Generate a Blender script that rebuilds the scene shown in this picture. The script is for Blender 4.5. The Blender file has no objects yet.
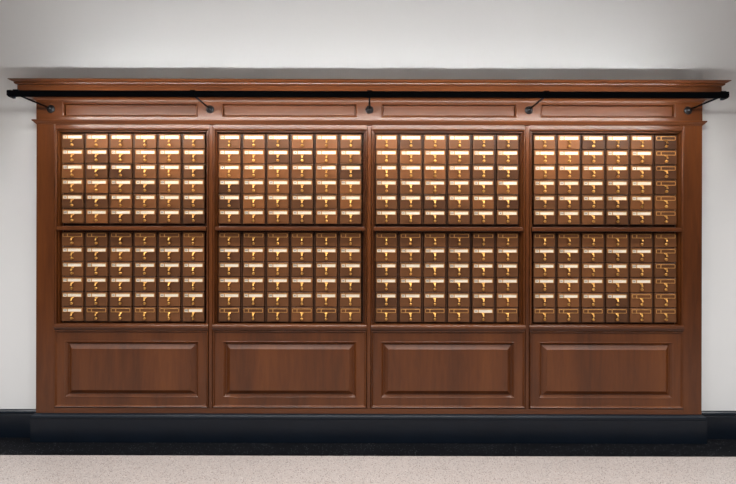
import bpy, bmesh, math, random
from mathutils import Vector, Matrix

# ------------------------------------------------------------------ camera, world, light, exposure
SC = bpy.context.scene
COL = SC.collection
U = 0.007                      # metres per photograph pixel in the front plane of the woodwork (y = 0)
CAM_D, CAM_H = 3.6, 1.40

cam_data = bpy.data.cameras.new('camera')
cam_data.sensor_width = 36.0
cam_data.lens = 36.0 * CAM_D / (736 * U)
cam_data.clip_start = 0.05
cam = bpy.data.objects.new('camera', cam_data)
COL.objects.link(cam)
cam.location = (-1.1 * U, -CAM_D, CAM_H)
cam.rotation_euler = (math.pi / 2, -0.0024, 0)
SC.camera = cam

world = bpy.data.worlds.new('world')
SC.world = world
world.use_nodes = True
bg = world.node_tree.nodes['Background']
bg.inputs['Color'].default_value = (0.97, 0.98, 1.0, 1)
bg.inputs['Strength'].default_value = 0.025

CEIL_Z = 3.5
def downlight(x, y, power, col, spread):
    d = bpy.data.lights.new('ceiling_downlight', 'AREA')
    d.shape = 'RECTANGLE'; d.size = 0.9; d.size_y = 0.25
    d.energy = power; d.color = col; d.spread = math.radians(spread)
    o = bpy.data.objects.new('ceiling_downlight', d)
    COL.objects.link(o)
    o.location = (x, y, CEIL_Z - 0.01)
    return o
for x in (-4.5, -2.7, -0.9, 0.9, 2.7, 4.5):
    downlight(x, -2.4, 53, (1.0, 0.99, 0.98), 128)

STRIP_UP, STRIP_DOWN = 125.0, 100.0       # the picture light's two luminous strips

SC.view_settings.view_transform = 'Standard'
SC.view_settings.look = 'None'
SC.view_settings.exposure = 0.0
SC.view_settings.gamma = 1.0
SC.view_settings.use_curve_mapping = False

# ------------------------------------------------------------------ materials
def lin(c):
    return tuple(((v / 255) / 12.92 if v / 255 <= 0.04045 else ((v / 255 + 0.055) / 1.055) ** 2.4) for v in c) + (1.0,)

def mat(name):
    m = bpy.data.materials.new(name)
    m.use_nodes = True
    nt = m.node_tree
    return m, nt, nt.nodes['Principled BSDF']

def node(nt, typ, **kw):
    n = nt.nodes.new(typ)
    for k, v in kw.items():
        setattr(n, k, v)
    return n

def wood(name, dark, mid, light, axis='x', rough=0.34, tone=False, coat=0.34, bump=0.010, spec=0.32):
    """stained wood, grain running along one axis of object space"""
    m, nt, b = mat(name)
    tc = node(nt, 'ShaderNodeTexCoord')
    mp = node(nt, 'ShaderNodeMapping')
    st = {'x': (1.3, 9, 13), 'z': (13, 9, 1.3)}[axis]
    mp.inputs['Scale'].default_value = st
    oi = node(nt, 'ShaderNodeObjectInfo')
    off = node(nt, 'ShaderNodeVectorMath', operation='SCALE')
    off.inputs[0].default_value = (37.0, 19.0, 53.0)
    nt.links.new(oi.outputs['Random'], off.inputs['Scale'])
    add = node(nt, 'ShaderNodeVectorMath', operation='ADD')
    nt.links.new(tc.outputs['Object'], mp.inputs['Vector'])
    nt.links.new(mp.outputs['Vector'], add.inputs[0])
    nt.links.new(off.outputs['Vector'], add.inputs[1])
    n1 = node(nt, 'ShaderNodeTexNoise')
    n1.inputs['Scale'].default_value = 3.0; n1.inputs['Detail'].default_value = 6; n1.inputs['Roughness'].default_value = 0.6
    n1.inputs['Distortion'].default_value = 0.6
    nt.links.new(add.outputs['Vector'], n1.inputs['Vector'])
    n2 = node(nt, 'ShaderNodeTexNoise')          # broad blotches of the stain
    n2.inputs['Scale'].default_value = 0.45; n2.inputs['Detail'].default_value = 2
    nt.links.new(add.outputs['Vector'], n2.inputs['Vector'])
    mix = node(nt, 'ShaderNodeMath', operation='MULTIPLY_ADD')
    nt.links.new(n2.outputs['Fac'], mix.inputs[0])
    mix.inputs[1].default_value = 0.6
    half = node(nt, 'ShaderNodeMath', operation='MULTIPLY'); half.inputs[1].default_value = 0.4
    nt.links.new(n1.outputs['Fac'], half.inputs[0])
    nt.links.new(half.outputs[0], mix.inputs[2])
    fac = mix.outputs[0]
    if tone:
        at = node(nt, 'ShaderNodeAttribute', attribute_type='OBJECT', attribute_name='tone')
        s = node(nt, 'ShaderNodeMath', operation='MULTIPLY_ADD')
        s.inputs[1].default_value = 0.62; s.inputs[2].default_value = -0.31
        nt.links.new(fac, s.inputs[0])
        t = node(nt, 'ShaderNodeMath', operation='ADD')
        nt.links.new(s.outputs[0], t.inputs[0]); nt.links.new(at.outputs['Fac'], t.inputs[1])
        fac = t.outputs[0]
    cr = node(nt, 'ShaderNodeValToRGB')
    e = cr.color_ramp.elements
    lo, hi = (0.0, 1.0) if tone else (0.30, 0.70)
    e[0].position = lo; e[0].color = lin(dark)
    e[1].position = hi; e[1].color = lin(light)
    me = e.new(0.5); me.color = lin(mid)
    nt.links.new(fac, cr.inputs['Fac'])
    nt.links.new(cr.outputs['Color'], b.inputs['Base Color'])
    b.inputs['Roughness'].default_value = rough
    b.inputs['Specular IOR Level'].default_value = spec
    b.inputs['Coat Weight'].default_value = coat
    b.inputs['Coat Roughness'].default_value = 0.27
    bp = node(nt, 'ShaderNodeBump')
    bp.inputs['Strength'].default_value = bump; bp.inputs['Distance'].default_value = 0.002
    nt.links.new(n1.outputs['Fac'], bp.inputs['Height'])
    nt.links.new(bp.outputs['Normal'], b.inputs['Normal'])
    return m

W_D, W_M, W_L = (66, 33, 13), (88, 46, 18), (104, 57, 24)
M = {}
M['wood_h'] = wood('stained_wood_horizontal', W_D, W_M, W_L, 'x')
M['wood_v'] = wood('stained_wood_vertical', W_D, W_M, W_L, 'z')
M['drawer'] = wood('card_drawer_wood', (44, 28, 23), (102, 65, 39), (144, 89, 48), 'x', rough=0.36, tone=True, coat=0.15, bump=0.05)
M['carcase'] = wood('old_cabinet_wood', (44, 27, 18), (62, 39, 25), (76, 48, 31), 'z', rough=0.4, coat=0.1)

def plain(name, col, rough=0.5, metal=0.0, spec=0.5, noise=0.0, nscale=40.0, bump=0.0):
    m, nt, b = mat(name)
    b.inputs['Base Color'].default_value = lin(col)
    b.inputs['Roughness'].default_value = rough
    b.inputs['Metallic'].default_value = metal
    b.inputs['Specular IOR Level'].default_value = spec
    tc = node(nt, 'ShaderNodeTexCoord')
    n = node(nt, 'ShaderNodeTexNoise')
    n.inputs['Scale'].default_value = nscale; n.inputs['Detail'].default_value = 4
    nt.links.new(tc.outputs['Object'], n.inputs['Vector'])
    if noise:
        cr = node(nt, 'ShaderNodeValToRGB')
        cr.color_ramp.elements[0].position = 0.3
        cr.color_ramp.elements[1].position = 0.7
        c = lin(col)
        cr.color_ramp.elements[0].color = tuple(v * (1 - noise) for v in c[:3]) + (1,)
        cr.color_ramp.elements[1].color = tuple(min(1, v * (1 + noise)) for v in c[:3]) + (1,)
        nt.links.new(n.outputs['Fac'], cr.inputs['Fac'])
        nt.links.new(cr.outputs['Color'], b.inputs['Base Color'])
    if bump:
        bp = node(nt, 'ShaderNodeBump')
        bp.inputs['Strength'].default_value = bump; bp.inputs['Distance'].default_value = 0.001
        nt.links.new(n.outputs['Fac'], bp.inputs['Height'])
        nt.links.new(bp.outputs['Normal'], b.inputs['Normal'])
    return m

M['wall'] = plain('painted_wall', (220, 222, 223), 0.75, noise=0.012, nscale=1.2, bump=0.0)
M['ceiling'] = plain('ceiling_paint', (232, 230, 227), 0.9, noise=0.01, nscale=2)
M['navy'] = plain('black_painted_trim', (12, 20, 30), 0.30, spec=0.35, noise=0.12, nscale=6)
M['black_metal'] = plain('black_metal', (3, 5, 9), 0.55, metal=0.0, spec=0.05, noise=0.1, nscale=20)
M['dark_iron'] = plain('dark_iron', (46, 47, 50), 0.36, metal=0.7, noise=0.15, nscale=60)
M['brass'] = plain('aged_brass', (214, 164, 92), 0.30, metal=1.0, noise=0.18, nscale=90)
M['brass_holder'] = plain('brass_label_holder', (196, 144, 84), 0.42, metal=0.35, noise=0.2, nscale=70)
M['paper'] = plain('card_paper', (240, 232, 215), 0.7, noise=0.03, nscale=30)
M['paper_grey'] = plain('letter_card_paper', (222, 217, 206), 0.7, noise=0.03, nscale=30)
M['ink'] = plain('grey_printing', (38, 37, 36), 0.8, noise=0.1, nscale=80)
M['tint'] = plain('faint_printing', (190, 172, 146), 0.8, noise=0.1, nscale=80)

def terrazzo(name, base, chips, scale, rough, spec=0.5):
    m, nt, b = mat(name)
    tc = node(nt, 'ShaderNodeTexCoord')
    n = node(nt, 'ShaderNodeTexNoise')
    n.inputs['Scale'].default_value = 0.8; n.inputs['Detail'].default_value = 3
    nt.links.new(tc.outputs['Object'], n.inputs['Vector'])
    cr = node(nt, 'ShaderNodeValToRGB')
    c = lin(base)
    cr.color_ramp.elements[0].position = 0.3; cr.color_ramp.elements[1].position = 0.7
    cr.color_ramp.elements[0].color = tuple(v * 0.94 for v in c[:3]) + (1,)
    cr.color_ramp.elements[1].color = tuple(min(1, v * 1.05) for v in c[:3]) + (1,)
    nt.links.new(n.outputs['Fac'], cr.inputs['Fac'])
    cur = cr.outputs['Color']
    for k, (col, frac, sc) in enumerate(chips):
        v = node(nt, 'ShaderNodeTexVoronoi')
        v.inputs['Scale'].default_value = scale * sc
        nt.links.new(tc.outputs['Object'], v.inputs['Vector'])
        sep = node(nt, 'ShaderNodeSeparateColor')
        nt.links.new(v.outputs['Color'], sep.inputs['Color'])
        lt = node(nt, 'ShaderNodeMath', operation='LESS_THAN'); lt.inputs[1].default_value = frac
        nt.links.new(sep.outputs[k % 3], lt.inputs[0])
        near = node(nt, 'ShaderNodeMath', operation='LESS_THAN'); near.inputs[1].default_value = 0.42
        nt.links.new(v.outputs['Distance'], near.inputs[0])
        mu = node(nt, 'ShaderNodeMath', operation='MULTIPLY')
        nt.links.new(lt.outputs[0], mu.inputs[0]); nt.links.new(near.outputs[0], mu.inputs[1])
        mx = node(nt, 'ShaderNodeMix', data_type='RGBA')
        nt.links.new(mu.outputs[0], mx.inputs[0])
        nt.links.new(cur, mx.inputs[6])
        mx.inputs[7].default_value = lin(col)
        cur = mx.outputs[2]
    nt.links.new(cur, b.inputs['Base Color'])
    b.inputs['Roughness'].default_value = rough
    b.inputs['Specular IOR Level'].default_value = spec
    return m
M['terrazzo'] = terrazzo('pink_terrazzo', (170, 162, 158),
                         [((136, 125, 120), 0.20, 1.0), ((202, 194, 189), 0.25, 1.3), ((92, 82, 80), 0.10, 1.0), ((168, 152, 145), 0.22, 0.8)], 140, 0.42)
M['black_terrazzo'] = terrazzo('black_terrazzo', (10, 11, 14), [((120, 122, 126), 0.05, 1.4), ((30, 32, 38), 0.18, 1.0)], 120, 0.45, 0.1)

def glow(name, col, strength):
    m, nt, b = mat(name)
    b.inputs['Base Color'].default_value = (0.8, 0.8, 0.8, 1)
    b.inputs['Emission Color'].default_value = col
    b.inputs['Emission Strength'].default_value = strength
    return m
M['glow_up'] = glow('luminous_strip_up', (1.0, 0.99, 0.98, 1), STRIP_UP)
M['glow_down'] = glow('luminous_strip_down', (1.0, 0.965, 0.92, 1), STRIP_DOWN)

# ------------------------------------------------------------------ mesh helpers
class MB:
    def __init__(s):
        s.bm = bmesh.new()
    def box(s, x0, x1, y0, y1, z0, z1, bevel=0.0, mi=0, seg=1):
        vs = [s.bm.verts.new((x, y, z)) for x in (x0, x1) for y in (y0, y1) for z in (z0, z1)]
        fs = [s.bm.faces.new([vs[i] for i in q]) for q in
              ((0, 1, 3, 2), (4, 6, 7, 5), (0, 4, 5, 1), (2, 3, 7, 6), (0, 2, 6, 4), (1, 5, 7, 3))]
        for f in fs: f.material_index = mi
        if bevel:
            es = list({e for f in fs for e in f.edges})
            bmesh.ops.bevel(s.bm, geom=es, offset=bevel, segments=seg, profile=0.5, affect='EDGES', clamp_overlap=True)
        return s
    def loops(s, loops, closed_path=True, caps=False, mi=0, smooth=False):
        """skin between consecutive vertex loops; each loop a list of points"""
        rows = [[s.bm.verts.new(p) for p in l] for l in loops]
        n = len(rows[0])
        for a, b in zip(rows, rows[1:]):
            for i in range(n if closed_path else n - 1):
                j = (i + 1) % n
                f = s.bm.faces.new((a[i], a[j], b[j], b[i])); f.material_index = mi; f.smooth = smooth
        if caps:
            for r in (rows[0], rows[-1]):
                f = s.bm.faces.new(r); f.material_index = mi
        return s
    def frame(s, x0, x1, z0, z1, prof, fill=False, mi=0):
        """a mitred moulding round a rectangle: prof = (inset, y) pairs from outside to inside"""
        L = [[(x0 + d, y, z0 + d), (x1 - d, y, z0 + d), (x1 - d, y, z1 - d), (x0 + d, y, z1 - d)] for d, y in prof]
        s.loops(L, True, mi=mi)
        if fill:
            x, y = prof[-1]
            vs = [s.bm.verts.new(p) for p in L[-1]]
            s.bm.faces.new(vs).material_index = mi
        return s
    def extrude_x(s, x0, x1, prof, mi=0):
        """closed (y, z) profile along x"""
        s.loops([[(x0, y, z) for y, z in prof], [(x1, y, z) for y, z in prof]], True, caps=True, mi=mi)
        return s
    def wrap(s, xh, prof, yback, mi=0):
        """(p, z) profile mitred round the front and both ends of a case of half-width xh, back to the wall at yback.
        p is how far it stands out from the case"""
        L = [[(-xh - p, yback, z), (-xh - p, -p, z), (xh + p, -p, z), (xh + p, yback, z)] for p, z in prof]
        s.loops(L, False, mi=mi)
        return s
    def lathe(s, c, axis, prof, n=16, mi=0, smooth=True):
        """prof = (radius, distance along axis)"""
        ax = Vector(axis).normalized()
        q = ax.to_track_quat('Z', 'Y')
        c = Vector(c)
        rings = []
        for r, t in prof:
            rings.append([c + q @ Vector((max(r, 1e-5) * math.cos(2 * math.pi * k / n), max(r, 1e-5) * math.sin(2 * math.pi * k / n), t)) for k in range(n)])
        s.loops(rings, True, caps=True, mi=mi, smooth=smooth)
        return s
    def build(s, name, mats, parent=None, merge=True):
        if merge:
            bmesh.ops.remove_doubles(s.bm, verts=s.bm.verts, dist=1e-6)
        bmesh.ops.recalc_face_normals(s.bm, faces=s.bm.faces)
        me = bpy.data.meshes.new(name)
        s.bm.to_mesh(me); s.bm.free()
        if not isinstance(mats, (list, tuple)): mats = [mats]
        for m in mats: me.materials.append(m)
        o = bpy.data.objects.new(name, me)
        COL.objects.link(o)
        if parent: o.parent = parent
        return o

def thing(name, label, cat, loc=(0, 0, 0), group=None):
    o = bpy.data.objects.new(name, None)
    o.empty_display_size = 0.1
    COL.objects.link(o)
    o.location = loc
    o['label'] = label; o['category'] = cat
    if group: o['group'] = group
    return o
def structure(o, label=None, cat=None):
    o['kind'] = 'structure'
    if label: o['label'] = label
    if cat: o['category'] = cat
    return o

# ------------------------------------------------------------------ room
WALL_Y = 0.08
ALC = (-2.26, 2.26, 0.10, 2.235)       # the recess in the wall that takes the cabinets
EDGE = 6.5
w = MB()
w.box(-EDGE, ALC[0], WALL_Y, 0.62, 0, CEIL_Z)
w.box(ALC[1], EDGE, WALL_Y, 0.62, 0, CEIL_Z)
w.box(ALC[0], ALC[1], WALL_Y, 0.62, 0, ALC[2])
w.box(ALC[0], ALC[1], WALL_Y, 0.62, ALC[3], CEIL_Z)
w.box(ALC[0], ALC[1], 0.56, 0.62, ALC[2], ALC[3])
structure(w.build('wall_back', M['wall'], merge=False), 'pale grey painted wall behind the wooden catalogue unit', 'wall')

BORDER_Y = -0.235
f = MB(); f.box(-EDGE, EDGE, -7.5, BORDER_Y, -0.1, 0)
structure(f.build('floor', M['terrazzo']), 'pinkish speckled terrazzo floor', 'floor')
f = MB(); f.box(-EDGE, EDGE, BORDER_Y + 0.001, WALL_Y, -0.1, 0)
structure(f.build('trim_1', M['black_terrazzo']), 'black speckled terrazzo border along the foot of the wall', 'floor border')
c = MB(); c.box(-EDGE, EDGE, -7.5, 0.62, CEIL_Z, CEIL_Z + 0.1)
structure(c.build('ceiling', M['ceiling']), 'white ceiling of the room', 'ceiling')

CASE_HX = 333.0 * U                    # half the width of the woodwork
PL_P = 0.023                           # how far the plinth stands out
PL_TOP = 0.196
base_prof = [(WALL_Y, 0.0), (WALL_Y - 0.016, 0.0), (WALL_Y - 0.016, 0.160), (WALL_Y - 0.013, 0.163), (WALL_Y - 0.013, 0.169), (WALL_Y - 0.016, 0.172),
             (WALL_Y - 0.016, 0.176), (WALL_Y - 0.012, 0.186), (WALL_Y - 0.006, 0.194), (WALL_Y - 0.004, 0.199), (WALL_Y, 0.199)]
b = MB(); b.extrude_x(-EDGE, -CASE_HX - PL_P - 0.002, base_prof)
structure(b.build('baseboard_left', M['navy']), 'black baseboard on the wall left of the wooden unit', 'baseboard')
b = MB(); b.extrude_x(CASE_HX + PL_P + 0.002, EDGE, base_prof)
structure(b.build('baseboard_right', M['navy']), 'black baseboard on the wall right of the wooden unit', 'baseboard')

# ------------------------------------------------------------------ the built-in wooden surround
PITCH = 158.3 * U
BAYS = [(-1.5 + k) * PITCH for k in range(4)]
BAY_HW = 77.1 * U                      # half the clear width between mullions
MUL_HW = PITCH / 2 - BAY_HW
STILE_IN = BAYS[3] + BAY_HW            # inner edge of the outer stiles
BK = WALL_Y - 0.001                    # back of the woodwork at the wall
Z_RAILTOP = 2.2130                     # top of the openings' rail
Z_OPEN = 2.1915                        # top of the mouldings round the drawers
Z_FRIEZE_TOP = 2.400
Z_LEDGE1, Z_LEDGE0 = 0.823, 0.781
Z_PANEL0 = 0.2375

sur = thing('cabinet_surround', 'reddish-brown wooden built-in surround on a black plinth, framing all the card catalogues', 'built-in cabinet')

# black plinth
m = MB()
m.wrap(CASE_HX, [(PL_P, 0.001), (PL_P, 0.163), (PL_P - 0.003, 0.165), (PL_P - 0.003, 0.1675), (PL_P + 0.001, 0.169), (PL_P + 0.001, 0.173),
                 (PL_P - 0.003, 0.182), (PL_P - 0.011, 0.190), (0.004, 0.1945), (0.0, PL_TOP), (-0.02, PL_TOP)], BK)
o = m.build('plinth', M['navy'], sur); o['label'] = 'black painted plinth'

# outer stiles, full height to the frieze
for s in (-1, 1):
    m = MB()
    x0, x1 = sorted((s * CASE_HX, s * STILE_IN))
    m.box(x0, x1, 0, BK, PL_TOP + 0.0005, 2.2205, bevel=0.002)
    m.build('stile', M['wood_v'], sur)
# mullions between the bays, with a bead each side
for k in range(3):
    xc = (BAYS[k] + BAYS[k + 1]) / 2
    m = MB()
    m.loops([[(xc + dx, y, z) for dx, y in ((-MUL_HW, BK), (-MUL_HW, 0.003), (-MUL_HW + 0.004, -0.002), (MUL_HW - 0.004, -0.002), (MUL_HW, 0.003), (MUL_HW, BK))]
             for z in (Z_PANEL0 - 0.001, Z_RAILTOP + 0.001)], True, caps=True)
    m.build('mullion', M['wood_v'], sur)
# rails running the whole width
m = MB(); m.box(-STILE_IN, STILE_IN, 0.0005, BK, PL_TOP + 0.0005, Z_PANEL0 - 0.002, bevel=0.0015)
m.build('bottom_rail', M['wood_h'], sur)
for xb in BAYS:
    m = MB(); m.box(xb - BAY_HW, xb + BAY_HW, 0.004, BK, Z_OPEN, 2.2205, bevel=0.001)
    m.build('top_rail', M['wood_h'], sur)
# frieze with four recessed panels
FP = [(62.4, 197.4), (221.3, 356.8), (381.0, 516.6), (540.2, 675.0)]
FP = [((a - 369.1) * U, (b_ - 369.1) * U) for a, b_ in FP]
FZ0, FZ1 = CAM_H + (242 - 117.3) * U, CAM_H + (242 - 103.2) * U
m = MB()
m.box(-CASE_HX, CASE_HX, 0, BK, 2.2215, FZ0)
m.box(-CASE_HX, CASE_HX, 0, BK, FZ1, Z_FRIEZE_TOP)
xs = [-CASE_HX] + [v for p in FP for v in p] + [CASE_HX]
for i in range(0, len(xs), 2):
    m.box(xs[i], xs[i + 1], 0, BK, FZ0, FZ1)
m.build('frieze', M['wood_h'], sur, merge=False)
for a, b_ in FP:
    m = MB(); m.frame(a, b_, FZ0, FZ1, [(0, BK), (0, -0.0030), (0.003, -0.0055), (0.007, -0.0040), (0.0100, 0.001), (0.0105, 0.034), (0.0145, 0.034), (0.0150, 0.014), (0.017, 0.013)], fill=True)
    m.build('frieze_panel', M['wood_h'], sur)
# cornice moulding under the frieze
m = MB()
m.wrap(CASE_HX, [(0, 2.2205), (0.003, 2.2205), (0.004, 2.224), (0.011, 2.230), (0.014, 2.236), (0.020, 2.239), (0.0215, 2.2475), (0.019, 2.2495), (0.004, 2.2510), (0, 2.2512)], BK)
m.build('cornice', M['wood_h'], sur)
# bed moulding, fascia box and crown
m = MB()
m.wrap(CASE_HX, [(0, 2.3800), (0.004, 2.3800), (0.006, 2.387), (0.014, 2.396), (0.022, 2.3995), (0, 2.3995)], BK)
m.build('bed_molding', M['wood_h'], sur)
FAS_P = 0.080
m = MB()
m.wrap(CASE_HX, [(0, 2.4005), (FAS_P - 0.002, 2.4005), (FAS_P, 2.4025), (FAS_P, 2.4695), (0, 2.4695)], BK)
m.build('fascia', M['wood_h'], sur)
m = MB()
m.wrap(CASE_HX, [(0.0, 2.4700), (FAS_P - 0.006, 2.4700), (FAS_P - 0.006, 2.4725), (FAS_P + 0.003, 2.4725), (FAS_P + 0.0085, 2.4738), (FAS_P + 0.0135, 2.4775), (FAS_P + 0.0155, 2.4825),
                 (FAS_P + 0.0150, 2.4865), (FAS_P + 0.012, 2.4880), (FAS_P + 0.020, 2.4890), (FAS_P + 0.025, 2.4910), (FAS_P + 0.031, 2.4945), (FAS_P + 0.034, 2.4970), (FAS_P + 0.039, 2.4978),
                 (FAS_P + 0.039, 2.5025), (0.0, 2.5025)], BK)
m.build('crown_molding', M['wood_h'], sur)
# per bay: moulding round the drawers, shelf rail, ledge, bead and raised panel
for xb in BAYS:
    x0, x1 = xb - BAY_HW, xb + BAY_HW
    m = MB()
    m.frame(x0, x1, Z_LEDGE0 + 0.002, Z_OPEN, [(0.0028, 0.0500), (0.0028, 0.002), (0.0036, -0.002), (0.006, -0.003), (0.009, -0.002), (0.0115, 0.002), (0.0120, 0.034), (0.0155, 0.034), (0.0157, 0.0145), (0.0205, 0.0135), (0.0215, 0.016), (0.022, 0.045), (0.029, 0.045), (0.029, 0.0500), (0.0028, 0.0500)])
    m.build('opening_molding', M['wood_v'], sur)
    m = MB()
    m.extrude_x(x0 + 0.016, x1 - 0.016, [(0.060, 1.477), (-0.001, 1.477), (-0.004, 1.480), (-0.005, 1.488), (-0.004, 1.502), (-0.001, 1.5055), (0.060, 1.5055)])
    m.build('shelf_rail', M['wood_h'], sur)
    m = MB()
    m.extrude_x(x0 + 0.0005, x1 - 0.0005, [(0.060, Z_LEDGE0), (0.004, Z_LEDGE0), (-0.004, Z_LEDGE0 + 0.003), (-0.006, Z_LEDGE0 + 0.010), (-0.012, Z_LEDGE0 + 0.014), (-0.015, Z_LEDGE0 + 0.022),
                            (-0.013, Z_LEDGE0 + 0.030), (-0.005, Z_LEDGE0 + 0.038), (0.006, Z_LEDGE1), (0.060, Z_LEDGE1)])
    m.build('ledge', M['wood_h'], sur)
    # lower panel: bead round three sides, flat frame, raised field
    r = MB()
    m = MB()
    fx0, fx1, fz0, fz1 = xb - 0.4710, xb + 0.4710, 0.3045, 0.702
    m.frame(x0, x1, Z_PANEL0, Z_LEDGE0 - 0.0005, [(0.0028, BK), (0.0028, 0.000), (0.0040, -0.006), (0.0065, -0.007), (0.009, -0.005), (0.0155, 0.0055), (0.0165, 0.0065)])
    # flat frame faces between the bead and the sticking of the panel
    d = 0.0165
    X0, X1, Y, Z0, Z1 = x0 + d, x1 - d, 0.0065, Z_PANEL0 + d, Z_LEDGE0 - 0.0005 - d
    m.loops([[(X0, Y, Z0), (X1, Y, Z0), (X1, Y, Z1), (X0, Y, Z1)], [(fx0, Y, fz0), (fx1, Y, fz0), (fx1, Y, fz1), (fx0, Y, fz1)]], True)
    m.frame(fx0, fx1, fz0, fz1, [(0, Y), (0.002, 0.0045), (0.006, 0.0045), (0.019, 0.0180), (0.0205, 0.0220), (0.0235, 0.0220)])
    fr = m.build('panel_frame', M['wood_v'], sur)
    m = MB()
    m.frame(fx0 + 0.0238, fx1 - 0.0238, fz0 + 0.0238, fz1 - 0.0238, [(0, 0.035), (0, 0.0220), (0.002, 0.0220), (0.030, 0.0005), (0.0305, -0.0018), (0.033, -0.002)], fill=True)
    m.build('raised_panel', M['wood_v'], fr)

# ------------------------------------------------------------------ the long picture light
BZ0, BZ1, BF = 2.314, 2.356, -0.362     # bottom, top and front of the bar
BHX = 325.0 * U
pl = thing('picture_light', 'long black picture light bar on five arms along the top of the wooden unit', 'picture light', (-0.0104, 0, 2.3285))
off = Vector((0, 0, -2.333))
def pl_build(mb, name, mats, parent=pl):
    bmesh.ops.translate(mb.bm, verts=mb.bm.verts, vec=off)
    return mb.build(name, mats, parent)
m = MB()
m.extrude_x(-BHX + 0.03, BHX - 0.03, [(BF + 0.002, BZ0), (BF + 0.005, BZ0), (BF + 0.005, 2.3180), (BF + 0.014, 2.3180), (BF + 0.040, 2.3360), (BF + 0.040, 2.3435), (BF + 0.005, 2.3435), (BF + 0.005, BZ1),
                        (BF + 0.002, BZ1), (BF, BZ1 - 0.003), (BF, BZ0 + 0.003)])
bar = pl_build(m, 'bar', M['black_metal'])
for s in (-1, 1):
    m = MB()
    x0, x1 = sorted((s * (BHX - 0.0299), s * BHX))
    # end cap, the outer lower corner cut back
    if s > 0:
        m.loops([[(x0, y, BZ0 - 0.001), (x1 - 0.012, y, BZ0 - 0.001), (x1, y, BZ0 + 0.010), (x1, y, BZ1 - 0.004), (x1 - 0.003, y, BZ1 + 0.001), (x0, y, BZ1 + 0.001)] for y in (BF - 0.001, BF + 0.041)], True, caps=True)
    else:
        m.loops([[(x1, y, BZ0 - 0.001), (x0 + 0.012, y, BZ0 - 0.001), (x0, y, BZ0 + 0.010), (x0, y, BZ1 - 0.004), (x0 + 0.003, y, BZ1 + 0.001), (x1, y, BZ1 + 0.001)] for y in (BF - 0.001, BF + 0.041)], True, caps=True)
    pl_build(m, 'end_cap', M['black_metal'])
m = MB(); m.box(-BHX + 0.035, BHX - 0.035, BF + 0.009, BF + 0.021, 2.3437, 2.3452)
o = pl_build(m, 'diffuser', M['glow_up'], bar); o['label'] = 'luminous strip on top of the bar'
m = MB(); m.extrude_x(-BHX + 0.035, BHX - 0.035, [(BF + 0.0180, 2.3203), (BF + 0.0187, 2.3193), (BF + 0.0373, 2.3323), (BF + 0.0366, 2.3333)])
o = pl_build(m, 'diffuser', M['glow_down'], bar); o['label'] = 'luminous strip under the bar'
for xa in (-2.2186, -1.1046, 0.0104, 1.1254, 2.2394):
    m = MB(); m.lathe((xa, -0.010, 2.3320), (0, -1, 0), [(0.0056, 0), (0.0056, 0.312)], n=12)
    arm = pl_build(m, 'arm', M['black_metal'])
    m = MB(); m.lathe((xa, -0.0002, 2.3295), (0, -1, 0), [(0.027, 0), (0.028, 0.002), (0.028, 0.005), (0.025, 0.008), (0.016, 0.010), (0.014, 0.016), (0.012, 0.022), (0.008, 0.026), (0.0, 0.027)], n=24)
    pl_build(m, 'wall_plate', M['dark_iron'], arm)
    m = MB()
    m.box(xa - 0.016, xa + 0.016, BF - 0.0025, BF - 0.0003, BZ0 - 0.002, BZ1 + 0.004)
    m.box(xa - 0.016, xa + 0.016, BF - 0.0025, BF + 0.043, BZ1 + 0.0005, BZ1 + 0.004)
    m.box(xa - 0.016, xa + 0.016, BF + 0.0405, BF + 0.043, 2.337, BZ1 + 0.004)
    pl_build(m, 'clamp', M['black_metal'], arm)

# ------------------------------------------------------------------ the eight card catalogues, six by six drawers each
DW, DH = 0.1512, 0.1008
PX, PZ = 0.1711, 0.1062
DY = 0.030                              # front of the drawers
rnd = random.Random(7)

def drawer_mesh():
    m = MB()
    # front board with eased edges, then the narrower tray behind it (its origin at the front's centre)
    m.box(-DW / 2, DW / 2, 0, 0.018, -DH / 2, DH / 2, bevel=0.0022, seg=2)
    t = 0.008
    m.box(-DW / 2 + 0.004, -DW / 2 + 0.004 + t, 0.018, 0.36, -DH / 2 + 0.004, DH / 2 - 0.030)
    m.box(DW / 2 - 0.004 - t, DW / 2 - 0.004, 0.018, 0.36, -DH / 2 + 0.004, DH / 2 - 0.030)
    m.box(-DW / 2 + 0.012, DW / 2 - 0.012, 0.018, 0.36, -DH / 2 + 0.004, -DH / 2 + 0.010)
    m.box(-DW / 2 + 0.012, DW / 2 - 0.012, 0.350, 0.36, -DH / 2 + 0.010, DH / 2 - 0.030)
    return m.build('drawer', M['drawer'], merge=False)
HW, HZ1, HZ0 = 0.0680, DH / 2 - 0.0085, DH / 2 - 0.0370     # label holder
DIVX = -HW + 0.0335                     # its dividing bar
def rounded(x0, x1, z0, z1, r, y, n=4):
    pts = []
    for cx, cz, a0 in ((x1 - r, z0 + r, -90), (x1 - r, z1 - r, 0), (x0 + r, z1 - r, 90), (x0 + r, z0 + r, 180)):
        for k in range(n + 1):
            a = math.radians(a0 + 90 * k / n)
            pts.append((cx + r * math.cos(a), y, cz + r * math.sin(a)))
    return pts
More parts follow.
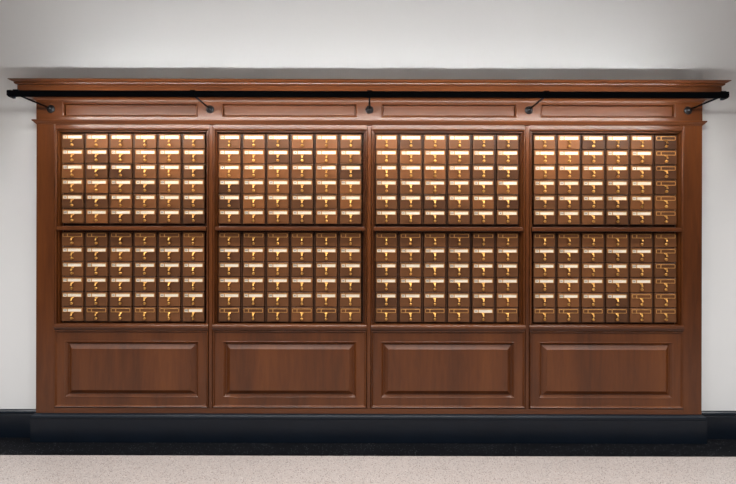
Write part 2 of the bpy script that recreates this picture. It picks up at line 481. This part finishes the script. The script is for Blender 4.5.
def holder_mesh():
    m = MB()
    t = 0.0044
    L = [rounded(-HW, HW, HZ0, HZ1, 0.005, -0.0001), rounded(-HW, HW, HZ0, HZ1, 0.005, -0.0022),
         rounded(-HW + 0.001, HW - 0.001, HZ0 + 0.001, HZ1 - 0.001, 0.0042, -0.0032),
         rounded(-HW + t, HW - t, HZ0 + t, HZ1 - t, 0.0025, -0.0030), rounded(-HW + t, HW - t, HZ0 + t, HZ1 - t, 0.0025, -0.0009)]
    m.loops(L, True)
    m.box(DIVX - 0.0030, DIVX + 0.0030, -0.0030, -0.0012, HZ0 + t - 0.0005, HZ1 - t + 0.0005)
    for xs in (-HW + 0.0045, HW - 0.0045):
        pass
    return m.build('label_holder', M['brass_holder'])
def pull_mesh():
    m = MB()
    # a bent tab: flat under the holder, out, down and flared at the lip
    path = [(0.0240, -0.0034, HZ0 + 0.0010), (0.0220, -0.0036, HZ0 - 0.0030), (0.0150, -0.0075, HZ0 - 0.0065), (0.0125, -0.0140, HZ0 - 0.0085),
            (0.0118, -0.0180, HZ0 - 0.0125), (0.0118, -0.0190, HZ0 - 0.0175), (0.0124, -0.0200, HZ0 - 0.0215), (0.0118, -0.0220, HZ0 - 0.0235)]
    front, back = [], []
    L = []
    for i, (wd, y, z) in enumerate(path):
        th = 0.0022
        h = wd / 2
        a = Vector(path[min(i + 1, len(path) - 1)][1:]) - Vector(path[max(i - 1, 0)][1:])
        a.normalize()
        ny, nz = a[1] * th, -a[0] * th       # towards the drawer / below
        L.append([(-h, y, z), (-h * 0.5, y - 0.0008, z), (h * 0.5, y - 0.0008, z), (h, y, z), (h * 0.96, y - ny, z - nz), (-h * 0.96, y - ny, z - nz)])
    m.loops(L, True, caps=True, smooth=True)
    return m.build('finger_pull', M['brass'])
def knob_mesh():
    m = MB()
    m.lathe((0, -0.0001, DH / 2 - 0.0800), (0, -1, 0), [(0.0075, 0), (0.0078, 0.0015), (0.0045, 0.003), (0.0042, 0.006), (0.0075, 0.0080), (0.0098, 0.0105), (0.0094, 0.0135), (0.0065, 0.0160), (0.0, 0.0168)], n=16)
    return m.build('rod_knob', M['brass'])
def card_meshes():
    """small call-letter cards and long title cards, with a few marks too small to read"""
    small, long_ = [], []
    za, zb = HZ0 + 0.0044, HZ1 - 0.0050
    zc = (za + zb) / 2
    for v in range(6):
        m = MB()
        m.box(-HW + 0.0048, DIVX - 0.0028, -0.0008, -0.0002, za, zb)
        cx = (-HW + 0.0048 + DIVX - 0.0028) / 2
        if v == 5:      # a single dot-like character
            m.box(cx - 0.0035, cx + 0.0035, -0.00095, -0.00082, zc - 0.0030, zc + 0.0030, mi=1)
        else:
            n = 2 + v % 2
            for row in range(2 if v in (1, 3) else 1):
                zr = zc + (0.0028 - 0.0056 * row if v in (1, 3) else 0)
                hgt = 0.0021 if v in (1, 3) else 0.0043
                for k in range(n):
                    xk = cx + (k - (n - 1) / 2) * 0.0078
                    m.box(xk - 0.0032, xk - 0.0012, -0.00095, -0.00082, zr - hgt, zr + hgt, mi=1)
                    m.box(xk - 0.0016, xk + 0.0022, -0.00095, -0.00082, zr + hgt - 0.0014, zr + hgt, mi=1)
                    m.box(xk - 0.0016, xk + 0.0020, -0.00095, -0.00082, zr - 0.0008, zr + 0.0006, mi=1)
                    m.box(xk + 0.0008, xk + 0.0026, -0.00095, -0.00082, zr - hgt, zr - 0.0006, mi=1)
        small.append(m.build('letter_card', [M['paper_grey'], M['ink']], merge=False))
        m = MB()
        m.box(DIVX + 0.0028, HW - 0.0048, -0.0008, -0.0002, za, zb)
        xl = DIVX + 0.0070
        r2 = random.Random(v)
        for row in range(1 if v < 4 else 2):
            zr = zc + 0.0038 - 0.0050 * row
            x = xl
            stop = xl + 0.024 + 0.034 * r2.random()
            while x < stop:
                wl = 0.003 + 0.004 * r2.random()
                m.box(x, min(x + wl, HW - 0.006), -0.00095, -0.00082, zr - 0.0007, zr + 0.0007, mi=1)
                x += wl + 0.0014
        long_.append(m.build('title_card', [M['paper'], M['tint']], merge=False))
    return small, long_

P_DRAWER, P_HOLDER, P_PULL, P_KNOB = drawer_mesh(), holder_mesh(), pull_mesh(), knob_mesh()
P_SMALL, P_LONG = card_meshes()
protos = [P_DRAWER, P_HOLDER, P_PULL, P_KNOB] + P_SMALL + P_LONG

TONES = [
    [('366555', '636665', '632664', '675366', '336654', '664553'), ('544546', '545445', '544436', '545445', '554455', '444554')],
    [('554665', '673375', '877663', '266466', '276456', '566465'), ('545545', '355555', '345354', '555553', '545454', '444545')],
    [('646543', '666554', '666543', '555546', '442563', '553455'), ('445345', '544455', '354444', '445354', '354446', '444445')],
    [('672261', '776652', '766452', '655453', '454365', '555243'), ('545555', '445454', '555544', '455554', '555355', '555354')]]
# drawers whose holders are empty: (bay, block) -> rows of six, e marks empty, d marks a card with a single character
EMPTY = {
    (0, 0): ('......',) * 6,
    (0, 1): ('eeeeee', '......', '......', '......', '......', '.eeee.'),
    (1, 0): ('......', '...d..', 'd.....', '......', '......', '......'),
    (1, 1): ('eeeeee', '......', '......', '......', '......', 'eeeeee'),
    (2, 0): ('......', '......', '..d...', '......', '......', '..d..d'),
    (2, 1): ('eeeeee', '......', '......', '......', '......', 'eeee.e'),
    (3, 0): ('.....e', '..d..e', '....de', '.....e', '.....e', '.....e'),
    (3, 1): ('eeeeee', '.....e', '.....e', '.....e', '....ee', 'eeeeee')}
LABELS = {
    (0, 0): 'wooden card catalogue with every label card in place, upper cabinet of the leftmost bay',
    (1, 0): 'wooden card catalogue with orange-brown drawers, upper cabinet in second bay from the left',
    (2, 0): 'wooden card catalogue with every holder filled, upper cabinet in third bay from the left',
    (3, 0): 'wooden card catalogue with one column of empty label holders, upper cabinet of rightmost bay',
    (0, 1): 'wooden card catalogue with cards left at both bottom corners, lower cabinet of leftmost bay',
    (1, 1): 'wooden card catalogue with empty top and bottom rows, lower cabinet in second bay from left',
    (2, 1): 'wooden card catalogue with one card in its bottom row, lower cabinet in third bay',
    (3, 1): 'wooden card catalogue with empty top row, bottom row and right column, lower cabinet'}

def put(src, parent, loc=None):
    c_ = src.copy()
    c_.parent = parent
    if loc is not None: c_.location = loc
    COL.objects.link(c_)
    return c_

CHX = 0.5085                            # half-width of a catalogue's case
for bay in range(4):
    for blk in range(2):
        ztop = (2.159, 1.468)[blk]      # top of the first row of drawers
        c1 = (2.1905, 1.4765)[blk]       # case top and bottom
        c0 = (1.5060, 0.8235)[blk]
        xb = BAYS[bay]
        cat = thing('card_catalog', LABELS[(bay, blk)], 'card catalogue', (xb, DY, c0), 'card catalogues set into the wooden surround')
        loc = Vector((-xb, -DY, -c0))
        def cb(mb, name, mt, parent=cat):
            bmesh.ops.translate(mb.bm, verts=mb.bm.verts, vec=loc)
            return mb.build(name, mt, parent, merge=False)
        FY = 0.0505
        zbot = ztop - 5 * PZ - DH
        FF = DY + 0.0195                # face of the case, just behind the drawer fronts
        m = MB()                        # sides, top, bottom, back and the runners between the rows
        m.box(xb - CHX, xb - 3 * PX + 0.0075, FY + 0.001, 0.455, c0, c1)
        m.box(xb + 3 * PX - 0.0075, xb + CHX, FY + 0.001, 0.455, c0, c1)
        m.box(xb - 3 * PX + 0.0075, xb + 3 * PX - 0.0075, FF + 0.001, 0.455, ztop - 0.001, c1)
        m.box(xb - 3 * PX + 0.0075, xb + 3 * PX - 0.0075, FF + 0.001, 0.455, c0, zbot + 0.001)
        m.box(xb - CHX, xb + CHX, 0.4551, 0.467, c0, c1)
        for r in range(1, 6):
            z = ztop - r * PZ + (PZ - DH) / 2
            m.box(xb - 3 * PX + 0.0075, xb + 3 * PX - 0.0075, FF + 0.004, 0.455, z - 0.002, z + 0.002)
        cb(m, 'case', M['carcase'])
        for k in range(1, 6):           # upright dividers between the columns of drawers
            xd = xb - 3 * PX + k * PX + (-0.004, -0.0042, -0.0045, 0.0035)[bay]
            m = MB(); m.box(xd - 0.0062, xd + 0.0062, DY + 0.010, DY + 0.0195, max(zbot - 0.004, c0 + 0.001), min(ztop + 0.003, c1 - 0.001), bevel=0.0015)
            cb(m, 'divider', M['carcase'])
        for r in range(6):
            for q in range(6):
                x = (q - 2.5) * PX + (-0.004, -0.0042, -0.0045, 0.0035)[bay] + rnd.uniform(-0.0008, 0.0008)
                z = ztop - r * PZ - DH / 2 - c0
                d = put(P_DRAWER, cat, (x, rnd.uniform(-0.0012, 0.0012), z))
                tone = int(TONES[bay][blk][r][q]) / 9.0
                d['tone'] = max(0.04, min(0.95, 0.06 + 0.86 * tone + rnd.uniform(-0.05, 0.05)))
                flag = EMPTY[(bay, blk)][r][q]
                h = put(P_HOLDER, d)
                put(P_PULL, d); put(P_KNOB, d)
                if flag == 'e':
                    d['label'] = 'drawer with an empty brass label holder'
                else:
                    put(P_SMALL[5] if flag == 'd' else P_SMALL[rnd.randrange(5)], d)
                    put(P_LONG[rnd.randrange(6)], d)
                    if tone < 0.3: d['label'] = 'drawer with a darker brown front'
for p in protos:
    bpy.data.objects.remove(p)
